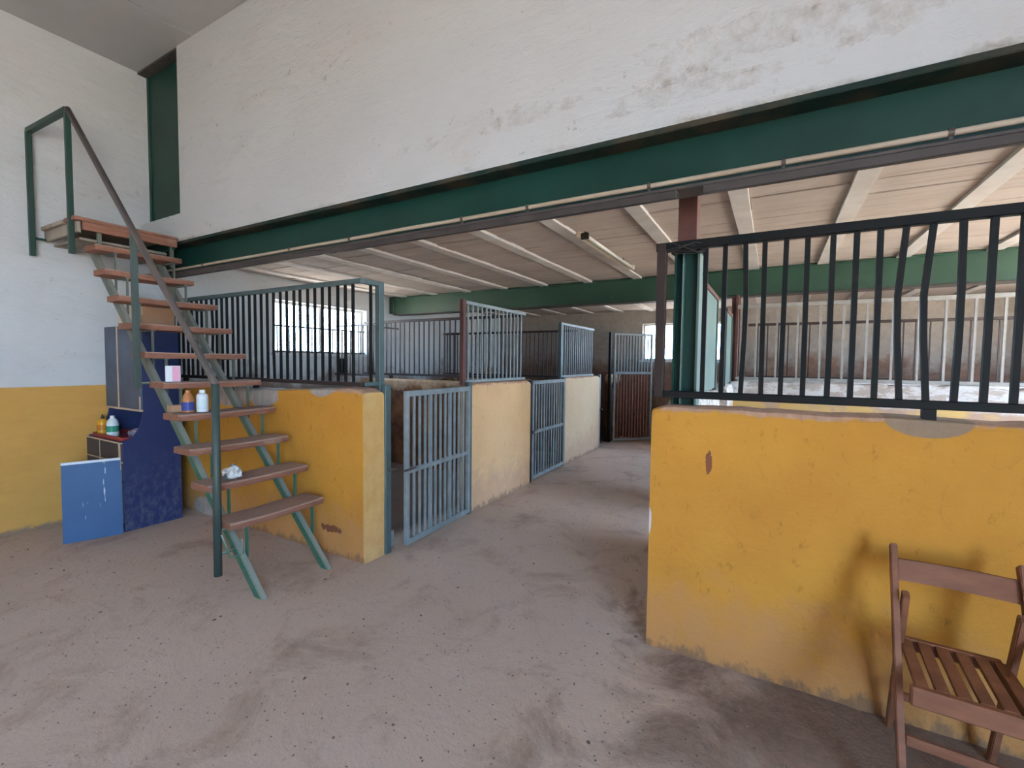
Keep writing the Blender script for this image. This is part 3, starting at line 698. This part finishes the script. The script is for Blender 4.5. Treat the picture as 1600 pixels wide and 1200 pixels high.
low_wall('stall_wall', 'y', 8.48, YF-0.002, -2.78, -2.66, 1.285, 'partition', 'dark soiled wall stub behind the tall far gate', seed=12)

# ------------------------------------------------------------------ fluorescent batten
t = thing('ceiling_lamp', 'unlit fluorescent tube batten fixed under the stall ceiling', 'lamp', (-1.325, 3.34, 2.502))
box('batten', (-0.022, 0.016, 0.0, 1.34, -0.04, 0.0), 'lampbody', t, 0.006)
tube('tube', [(0.058, 0.03, -0.04), (0.058, 1.31, -0.04)], 0.0145, 'tube', t, 12)
for y in (0.15, 1.2): box('hanger', (-0.008, 0.008, y-0.01, y+0.01, 0.0, 0.034), 'iron', t)
for y in (0.012, 1.318): box('lamp_holder', (0.016, 0.078, y-0.012, y+0.012, -0.062, -0.015), 'black_plastic' if y < 0.5 else 'lampbody', t, 0.003)

# ------------------------------------------------------------------ staircase
YN, YFR = 1.68, 2.165
st = thing('staircase', 'steep open wooden stair with green steel stringers up to a landing', 'stairs', (-2.77, 1.94, 0))
ST = Vector((-2.77, 1.94, 0))
def sl(p): return tuple(Vector(p) - ST)
def stringer(yc):
    bm = bm_new(); w2 = 0.02
    # L-angle profile swept up the slope then bent level under the landing
    path = [(-2.752, 0.0), (-4.98, 2.29), (-5.06, 2.38), (-5.16, 2.44), (-5.30, 2.46), (-5.5, 2.46)]
    hh = 0.062
    rings = []
    for i, (x, z) in enumerate(path):
        if i == 0: d = Vector((path[1][0]-x, path[1][1]-z))
        elif i == len(path)-1: d = Vector((x-path[i-1][0], z-path[i-1][1]))
        else: d = Vector((path[i+1][0]-path[i-1][0], path[i+1][1]-path[i-1][1]))
        d.normalize(); nrm = Vector((d.y, -d.x))
        if nrm.y < 0: nrm = -nrm
        if i == 0: o = Vector((0.0, 0.0)); pts = [(x-0.042, 0.0), (x+0.042, 0.0)]
        else: pts = [(x - nrm.x*hh/2, z - nrm.y*hh/2), (x + nrm.x*hh/2, z + nrm.y*hh/2)]
        rings.append([bm.verts.new(sl((pts[0][0], yc-w2, pts[0][1]))), bm.verts.new(sl((pts[1][0], yc-w2, pts[1][1]))), bm.verts.new(sl((pts[1][0], yc+w2, pts[1][1]))), bm.verts.new(sl((pts[0][0], yc+w2, pts[0][1])))])
    for a, b in zip(rings, rings[1:]):
        for j in range(4): bm.faces.new((a[j], a[(j+1) % 4], b[(j+1) % 4], b[j]))
    bm.faces.new(rings[0]); bm.faces.new(rings[-1])
    return link('stringer', bm, 'stair', st, bevel=0.005)
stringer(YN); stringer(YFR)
def tread_mesh(i, x1, z, dep, y0, y1, th):
    bm = bm_new(); n = 9; rings = []
    for q in range(n+1):
        y = y0 + (y1-y0)*q/n
        e = 0.006*noise.noise((i*5.1, y*5, 0)); e2 = 0.006*noise.noise((i*5.1, y*5, 4)); wv = 0.004*noise.noise((i*2.2, y*3, 8)) - (0.004*math.sin(math.pi*q/n))
        inset = 0.012 if q in (0, n) else 0
        rings.append([bm.verts.new(sl(p)) for p in ((x1-dep+e2+inset, y, z-th+wv), (x1+e-inset-0.006, y, z-th+wv), (x1+e-inset, y, z-th*0.7+wv), (x1+e-inset, y, z-0.010+wv), (x1+e-inset-0.010, y, z+wv), (x1-dep+e2+inset, y, z+wv))])
    for a, b in zip(rings, rings[1:]):
        for j in range(6): bm.faces.new((a[j], a[(j+1) % 6], b[(j+1) % 6], b[j]))
    bm.faces.new(rings[0]); bm.faces.new(rings[-1])
    return bm
NT = 10
def tz(i): return 0.468 + 0.2155*i
def txf(i): return -2.905 - 0.2*i
for i in range(NT):
    dx = random.uniform(-.008, .008)
    o = link('tread', tread_mesh(i, txf(i)+dx, tz(i), 0.235, 1.575 + random.uniform(-.015, .015), 2.285 + random.uniform(-.015, .01) if i < 8 else 2.19, 0.044), 'tread', st)
    for yc in (YN+0.03, YFR+0.035 if i < 8 else YFR-0.03):
        xs_ = txf(i) - 0.045; zs = 0.02 + (xs_+2.752)/(-2.228)*2.29
        box('strut', sum(((a-0.012, a+0.012) for a in ()), ()) or (xs_-0.014-ST.x, xs_+0.014-ST.x, yc-0.004-ST.y, yc+0.004-ST.y, max(0.02, zs-0.02), tz(i)-0.042), 'stair', st)
        # small bracket under the tread
        box('tread_bracket', (txf(i)-0.215-ST.x, txf(i)-0.03-ST.x, yc-0.016-ST.y, yc+0.016-ST.y, tz(i)-0.054, tz(i)-0.0445), 'stair', st)
# landing
LZ = 2.61
for j, (x0, x1) in enumerate(((-5.015, -4.77), (-5.265, -5.02), (-5.51, -5.27))):
    link('landing_board', tread_mesh(20+j, x1, LZ, x1-x0, 1.47, 2.19, 0.03), 'tread' if j == 0 else 'greywood', st)
box('landing_beam', (-4.80-ST.x, -4.775-ST.x, 1.52-ST.y, 2.18-ST.y, LZ-0.10, LZ-0.034), 'tread', st, 0.004)
box('landing_beam', (-5.50-ST.x, -4.80-ST.x, 1.49-ST.y, 1.515-ST.y, LZ-0.12, LZ-0.034), 'greywood', st, 0.004)
box('landing_beam', (-5.50-ST.x, -4.80-ST.x, 2.15-ST.y, 2.175-ST.y, LZ-0.12, LZ-0.034), 'green', st, 0.004)
box('landing_plate', (-5.50-ST.x, -4.95-ST.x, 1.55-ST.y, 2.17-ST.y, LZ-0.15, LZ-0.13), 'greywood', st)
box('landing_strut', (-4.835-ST.x, -4.81-ST.x, 2.14-ST.y, 2.165-ST.y, 2.33, LZ-0.034), 'stair', st); box('landing_strut', (-4.835-ST.x, -4.81-ST.x, 1.62-ST.y, 1.645-ST.y, 2.36, LZ-0.034), 'stair', st)
# handrail (camera side)
HB = (-2.985, 1.552); HM = (-3.93, 1.52); HT = (-4.86, 1.472); HE = (-5.455, 1.402)
def hbox(name, x, y, z0, z1, s, m): return box(name, (x-s-ST.x, x+s-ST.x, y-s-ST.y, y+s-ST.y, z0, z1), m, st, 0.004)
tube('rail_post', [sl((HB[0]-0.01, HB[1], 0.135)), sl((HB[0], HB[1], 1.345))], 0.0235, 'handpost', st, 12)
hbox('rail_post', HM[0], HM[1], 1.28, 2.37, 0.018, 'handpost')
hbox('rail_post', HT[0], HT[1], 2.32, 3.43, 0.018, 'topgreen')
hbox('rail_post', HE[0], HE[1], 2.35, 3.38, 0.018, 'topgreen')
tube('handrail', [sl((HB[0]-0.0, HB[1], 1.335)), sl((HB[0]-0.04, HB[1]-0.003, 1.40)), sl((HT[0]+0.01, HT[1], 3.435))], 0.021, 'handrail', st, 10)
tube('handrail', [sl((HT[0], HT[1], 3.43)), sl((HE[0], HE[1], 3.375))], 0.019, 'topgreen', st, 4)
for x, y, z, yt in ((HB[0], HB[1], 0.27, YN), (HM[0], HM[1], 1.32, YN), (HB[0], HB[1], 0.42, YN)):
    tube('rail_bracket', [sl((x, y, z)), sl((x-0.01, yt, z))], 0.008, 'stair', st, 8)
tube('rail_bracket', [sl((HB[0]+0.02, HB[1]+0.01, 0.40)), sl((HB[0]+0.035, HB[1]+0.05, 0.24)), sl((HB[0]+0.035, HB[1]+0.13, 0.24)), sl((HB[0]+0.03, HB[1]+0.13, 0.34))], 0.007, 'stair', st, 8)
tube('rail_bracket', [sl((HT[0], HT[1], 2.5)), sl((HT[0], 1.53, 2.5))], 0.010, 'topgreen', st, 8)
tube('rail_bracket', [sl((HE[0], HE[1], 2.5)), sl((HE[0], 1.50, 2.5))], 0.010, 'topgreen', st, 8)

# ------------------------------------------------------------------ blue cabinet
cb = thing('cabinet', 'navy blue cabinet with a curved side standing by the stairs', 'cabinet', (-4.80, 1.74, 0))
prof = [(0.0, 0.0), (0.44, 0.0), (0.44, 1.785), (0.155, 1.785), (0.155, 1.06)]
for i in range(1, 10):
    a = math.pi/2*i/9; prof.append((0.155 - 0.155*(1-math.cos(a))*1.0, 1.06 - 0.275*math.sin(a)))
prof += [(0.0, 0.775)]
def side(x0, x1): 
    bm = bm_new(); add_prism(bm, prof, 'x', x0, x1); return bm
link('side_panel', side(-0.02, 0.0), 'navy', cb); link('side_panel', side(-0.70, -0.68), 'navy', cb)
box('back_panel', (-0.68, -0.02, 0.42, 0.438, 0, 1.78), 'navy', cb)
box('top_panel', (-0.68, -0.02, 0.155, 0.42, 1.765, 1.783), 'navy', cb)
box('shelf', (-0.68, -0.02, 0.16, 0.42, 1.045, 1.06), 'navy', cb)
box('counter', (-0.68, -0.02, 0.005, 0.42, 0.755, 0.775), 'navy', cb)
box('plinth', (-0.68, -0.02, 0.03, 0.40, 0.0, 0.06), 'drawer', cb)
box('floor_panel', (-0.68, -0.02, 0.02, 0.42, 0.06, 0.078), 'navy', cb)
for i, (x0, x1) in enumerate(((-0.698, -0.418), (-0.412, -0.002))):
    d = box('door', (x0, x1, 0.137, 0.154, 1.045, 1.785), 'greyblue', cb, 0.002)
    box('edging', (x0, x1, 0.134, 0.154, 1.028, 1.0445), 'edge', d)
    box('edging', (x1-0.024, x1, 0.1335, 0.1365, 1.045, 1.785) if i == 0 else (x1-0.022, x1, 0.1335, 0.1365, 1.045, 1.16), 'edge', d)
for r, (z0, z1) in enumerate(((0.615, 0.765), (0.445, 0.600))):
    for i, (x0, x1) in enumerate(((-0.698, -0.408), (-0.402, -0.002))):
        d = box('drawer', (x0, x1, -0.016, 0.002, z0, z1), 'drawer', cb, 0.002)
        box('edging', (x0, x1, -0.018, 0.002, z1+0.0005, z1+0.009), 'edge', d); 
        box('edging', (x1-0.010 if i == 0 else x1-0.035, x1, -0.019, -0.0165, z0, z1), 'edge', d)
d = box('door', (-0.698, -0.402, -0.016, 0.002, 0.08, 0.435), 'drawer', cb, 0.002); box('edging', (-0.412, -0.402, -0.019, -0.0165, 0.08, 0.435), 'edge', d)
d = box('door', (-0.398, -0.002, -0.016, 0.002, 0.08, 0.435), 'drawer', cb, 0.002); box('edging', (-0.012, -0.002, -0.019, -0.0165, 0.08, 0.435), 'edge', d)

# blue board leaning on the drawers
bb = thing('loose_board', 'scuffed blue board with a white top edge leaning on the cabinet', 'board', (-4.842, 1.546, 0.0), math.radians(71))
bm = bm_new(); add_box(bm, -0.185, 0.185, -0.009, 0.009, 0.0, 0.632); bmesh.ops.transform(bm, matrix=Matrix.Rotation(math.radians(-3), 4, 'X'), verts=bm.verts)
link('panel', bm, 'blueboard', bb, bevel=0.002)
bm = bm_new(); add_box(bm, -0.185, 0.185, -0.0098, 0.0098, 0.632, 0.652); bmesh.ops.transform(bm, matrix=Matrix.Rotation(math.radians(-3), 4, 'X'), verts=bm.verts)
link('top_edge', bm, 'whiteedge', bb)

# ------------------------------------------------------------------ small things
def bottle(name, label, loc, prof, mat, capprof, capmat, lab=None, labmat=None, group=None):
    t = thing(name, label, 'bottle', loc)
    bm = bm_new(); add_lathe(bm, prof, 20); link('body', bm, mat, t, smooth=False, bevel=0)
    bm = bm_new(); add_lathe(bm, capprof, 16); link('cap', bm, capmat, t)
    if lab:
        bm = bm_new(); add_lathe(bm, [(lab[0], lab[1]), (lab[0], lab[2])], 20); link('label_band', bm, labmat, t)
    return t
CZ = 0.795
tr = thing('tray', 'dark red plastic tray on the cabinet counter', 'tray', (-5.15, 1.885, 0.775))
bm = bm_new(); add_box(bm, -0.30, 0.30, -0.125, 0.125, 0, 0.008); link('base', bm, 'redtray', tr)
for b in ((-0.30, 0.30, -0.13, -0.12, 0, 0.035), (-0.30, 0.30, 0.12, 0.13, 0, 0.035), (-0.305, -0.295, -0.13, 0.13, 0, 0.035), (0.295, 0.305, -0.13, 0.13, 0, 0.035)):
    box('rim', b, 'redtray', tr, 0.002)
bottle('bottle', 'yellow plastic bottle with a black nozzle on the cabinet counter', (-5.405, 1.812, 0.784), [(0.037, 0), (0.040, 0.006), (0.040, 0.115), (0.034, 0.135), (0.018, 0.15)], 'yellow_plastic', [(0.013, 0.15), (0.013, 0.168), (0.007, 0.172), (0.006, 0.188)], 'black_plastic', (0.0407, 0.045, 0.095), 'orangelabel')
bottle('bottle', 'white plastic bottle with a green label on the cabinet counter', (-5.20, 1.815, 0.784), [(0.042, 0), (0.045, 0.006), (0.045, 0.115), (0.038, 0.145), (0.020, 0.168)], 'white_plastic', [(0.017, 0.168), (0.017, 0.19)], 'white_plastic', (0.0457, 0.045, 0.10), 'greenlabel')
def crumple(name, label, cat, loc, size, mat, seed=0, sub=3):
    bm = bm_new(); bmesh.ops.create_icosphere(bm, subdivisions=sub, radius=1.0)
    for v in bm.verts:
        k = 1 + 0.55*noise.noise(v.co*1.8 + Vector((seed, 0, 0))) + 0.3*noise.noise(v.co*4.5 + Vector((0, seed, 0)))
        v.co = Vector((v.co.x*k*size[0], v.co.y*k*size[1], max(0, (v.co.z*k*0.5 + 0.35))*size[2]))
    return tag(link(name, bm, mat, None, loc), label, cat)
crumple('plastic_bag', 'crumpled grey plastic bag on the cabinet counter', 'bag', (-4.98, 1.925, 0.784), (0.10, 0.06, 0.09), 'bag', 2)
crumple('rag', 'dirty white rag lying on a lower stair tread', 'rag', (-3.19, 1.76, tz(1)+0.001), (0.06, 0.055, 0.10), 'rag', 5)
# on the stairs
t = thing('carton', 'small white and pink carton on a middle stair tread', 'box', (-3.83, 1.70, tz(4)), -0.42)
box('carton_body', (-0.05, 0.05, -0.045, 0.045, 0, 0.115), 'carton', t, 0.001)
box('pink_print', (0.0502, 0.0508, -0.005, 0.042, 0.004, 0.111), 'pink', t)
bottle('bottle', 'orange brown bottle with a dark blue label on a stair tread', (-3.64, 1.705, tz(3)), [(0.036, 0), (0.039, 0.005), (0.039, 0.085), (0.030, 0.115), (0.018, 0.14)], 'amber', [(0.016, 0.14), (0.016, 0.158)], 'amber', (0.0397, 0.015, 0.075), 'navylabel')
bottle('bottle', 'white bottle with a white cap on a stair tread', (-3.593, 1.778, tz(3)), [(0.034, 0), (0.037, 0.005), (0.037, 0.115), (0.030, 0.13), (0.016, 0.137)], 'white_plastic', [(0.019, 0.137), (0.019, 0.160)], 'white_plastic', (0.0377, 0.02, 0.095), 'palelabel')
b = box('small_box', (-0.03, 0.03, -0.04, 0.04, 0, 0.05), 'cardboard', None, 0.002, (-3.73, 1.665, tz(3))); tag(b, 'little brown box beside the orange brown bottle', 'box')
b = box('storage_box', (-0.14, 0.14, -0.12, 0.12, 0, 0.18), 'cream', None, 0.003, (-5.15, 2.03, 1.7845)); tag(b, 'cream fibreboard box on top of the blue cabinet', 'box')
t = thing('storage_box', 'brown cardboard box on the cabinet top nearest the grille', 'box', (-4.90, 2.05, 1.7845))
box('carton_body', (-0.085, 0.09, -0.11, 0.11, 0, 0.19), 'cardboard', t, 0.003); box('tape', (-0.02, 0.02, -0.1115, 0.1115, 0.10, 0.191), 'edge', t)

# ------------------------------------------------------------------ folding chair
ch = thing('folding_chair', 'worn brown wooden folding chair against the right yellow wall', 'chair', (0.607, 2.12, 0), -0.055)
def cbar(name, p, q, w, d):
    """flat wooden bar from p to q: w across x, d in the yz plane"""
    p, q = Vector(p), Vector(q); dr = (q-p).normalized(); u = Vector((1,0,0)); v = dr.cross(u).normalized()
    bm = bm_new(); A = [bm.verts.new(p + u*sx*w/2 + v*sy*d/2) for sx, sy in ((-1,-1),(1,-1),(1,1),(-1,1))]
    B = [bm.verts.new(q + u*sx*w/2 + v*sy*d/2) for sx, sy in ((-1,-1),(1,-1),(1,1),(-1,1))]
    for j in range(4): bm.faces.new((A[j], A[(j+1)%4], B[(j+1)%4], B[j]))
    bm.faces.new(A); bm.faces.new(B)
    return link(name, bm, 'chair', ch, bevel=0.003)
HW = 0.178
for s in (-1, 1):
    cbar('front_leg', (s*HW, -0.285, 0.0), (s*HW, 0.19, 0.79), 0.022, 0.042)
    cbar('rear_leg', (s*(HW-0.026), 0.265, 0.0), (s*(HW-0.026), 0.055, 0.655), 0.022, 0.036)
    cbar('seat_rail', (s*(HW-0.05), -0.165, 0.405), (s*(HW-0.05), 0.155, 0.415), 0.02, 0.034)
bm = bm_new(); n = 8; rings = []
for i in range(n+1):
    x = -HW+0.012 + (2*HW-0.024)*i/n; c = 0.012*math.cos(math.pi*(i/n-0.5))
    z0, z1 = 0.675, 0.745; y0 = 0.135 + c; sl_ = 0.04
    rings.append([bm.verts.new(p) for p in ((x, y0-0.014, z0), (x, y0, z0), (x, y0+sl_, z1), (x, y0+sl_-0.014, z1))])
for a, b in zip(rings, rings[1:]):
    for j in range(4): bm.faces.new((a[j], a[(j+1)%4], b[(j+1)%4], b[j]))
bm.faces.new(rings[0]); bm.faces.new(rings[-1]); link('backrest', bm, 'chair', ch, bevel=0.002)
slat = me_box('seat_slat', (-0.0185, 0.0185, -0.165, 0.15, 0.4255, 0.440), 'chair', 0.002)
for i in range(6): inst('seat_slat', slat, ch, (-0.1325 + 0.053*i, 0, 0))
box('seat_apron', (-HW+0.014, HW-0.014, -0.195, -0.163, 0.375, 0.440), 'chair', ch, 0.006)
box('seat_apron', (-HW+0.04, HW-0.04, 0.148, 0.175, 0.395, 0.442), 'chair', ch, 0.004)
box('stretcher', (-HW+0.011, HW-0.011, -0.165, -0.145, 0.215, 0.25), 'chair', ch, 0.004)
box('stretcher', (-HW+0.037, HW-0.037, 0.18, 0.20, 0.17, 0.20), 'chair', ch, 0.004)
cbar('pivot_rail', (-HW+0.011, 0.0, 0.36), (HW-0.011, 0.0, 0.3601), 0.0, 0.0) if False else None

# ------------------------------------------------------------------ floor litter
def litter(name, n, mat, label, smin, smax, seed, region):
    rr = random.Random(seed); verts = []; faces = []
    cnt = 0
    while cnt < n:
        x, y = region(rr)
        s = rr.uniform(smin, smax) * (1 if rr.random() < 0.93 else 2.0); a = rr.uniform(0, math.pi*2); el = rr.uniform(0.25, 0.9); hgt = s*rr.uniform(0.15, 0.45)
        i0 = len(verts)
        for q in range(5):
            t_ = a + 2*math.pi*q/5; rx = s*rr.uniform(.6, 1); ux = math.cos(t_)*rx; uy = math.sin(t_)*rx*el
            verts.append((x + ux*math.cos(a) - uy*math.sin(a), y + ux*math.sin(a) + uy*math.cos(a), 0.0005))
        verts.append((x, y, hgt))
        for q in range(5): faces.append((i0+q, i0+(q+1) % 5, i0+5))
        faces.append((i0+4, i0+3, i0+2, i0+1, i0))
        cnt += 1
    me = bpy.data.meshes.new(name); me.from_pydata(verts, [], faces); me.update(); me.materials.append(MAT[mat])
    o = bpy.data.objects.new(name, me); COL.objects.link(o); return tag(o, label, 'litter', None, 'stuff')
def reg_all(r):
    while True:
        x, y = r.uniform(-5.4, 2.2), r.uniform(0.2, 9.0)
        if y > 2.3 and (x < -2.45 or x > -0.6): continue
        if (x < -4.7 and y > 1.2) or (-3.0 < x < -2.65 and 1.5 < y < 2.35): continue
        return x, y
litter('straw_litter', 5200, 'straw', 'dark straw and dung crumbs scattered over the floor', 0.0025, 0.008, 11, reg_all)
litter('plaster_crumbs', 420, 'rubble', 'pale plaster crumbs strewn over the floor', 0.003, 0.008, 12, reg_all)
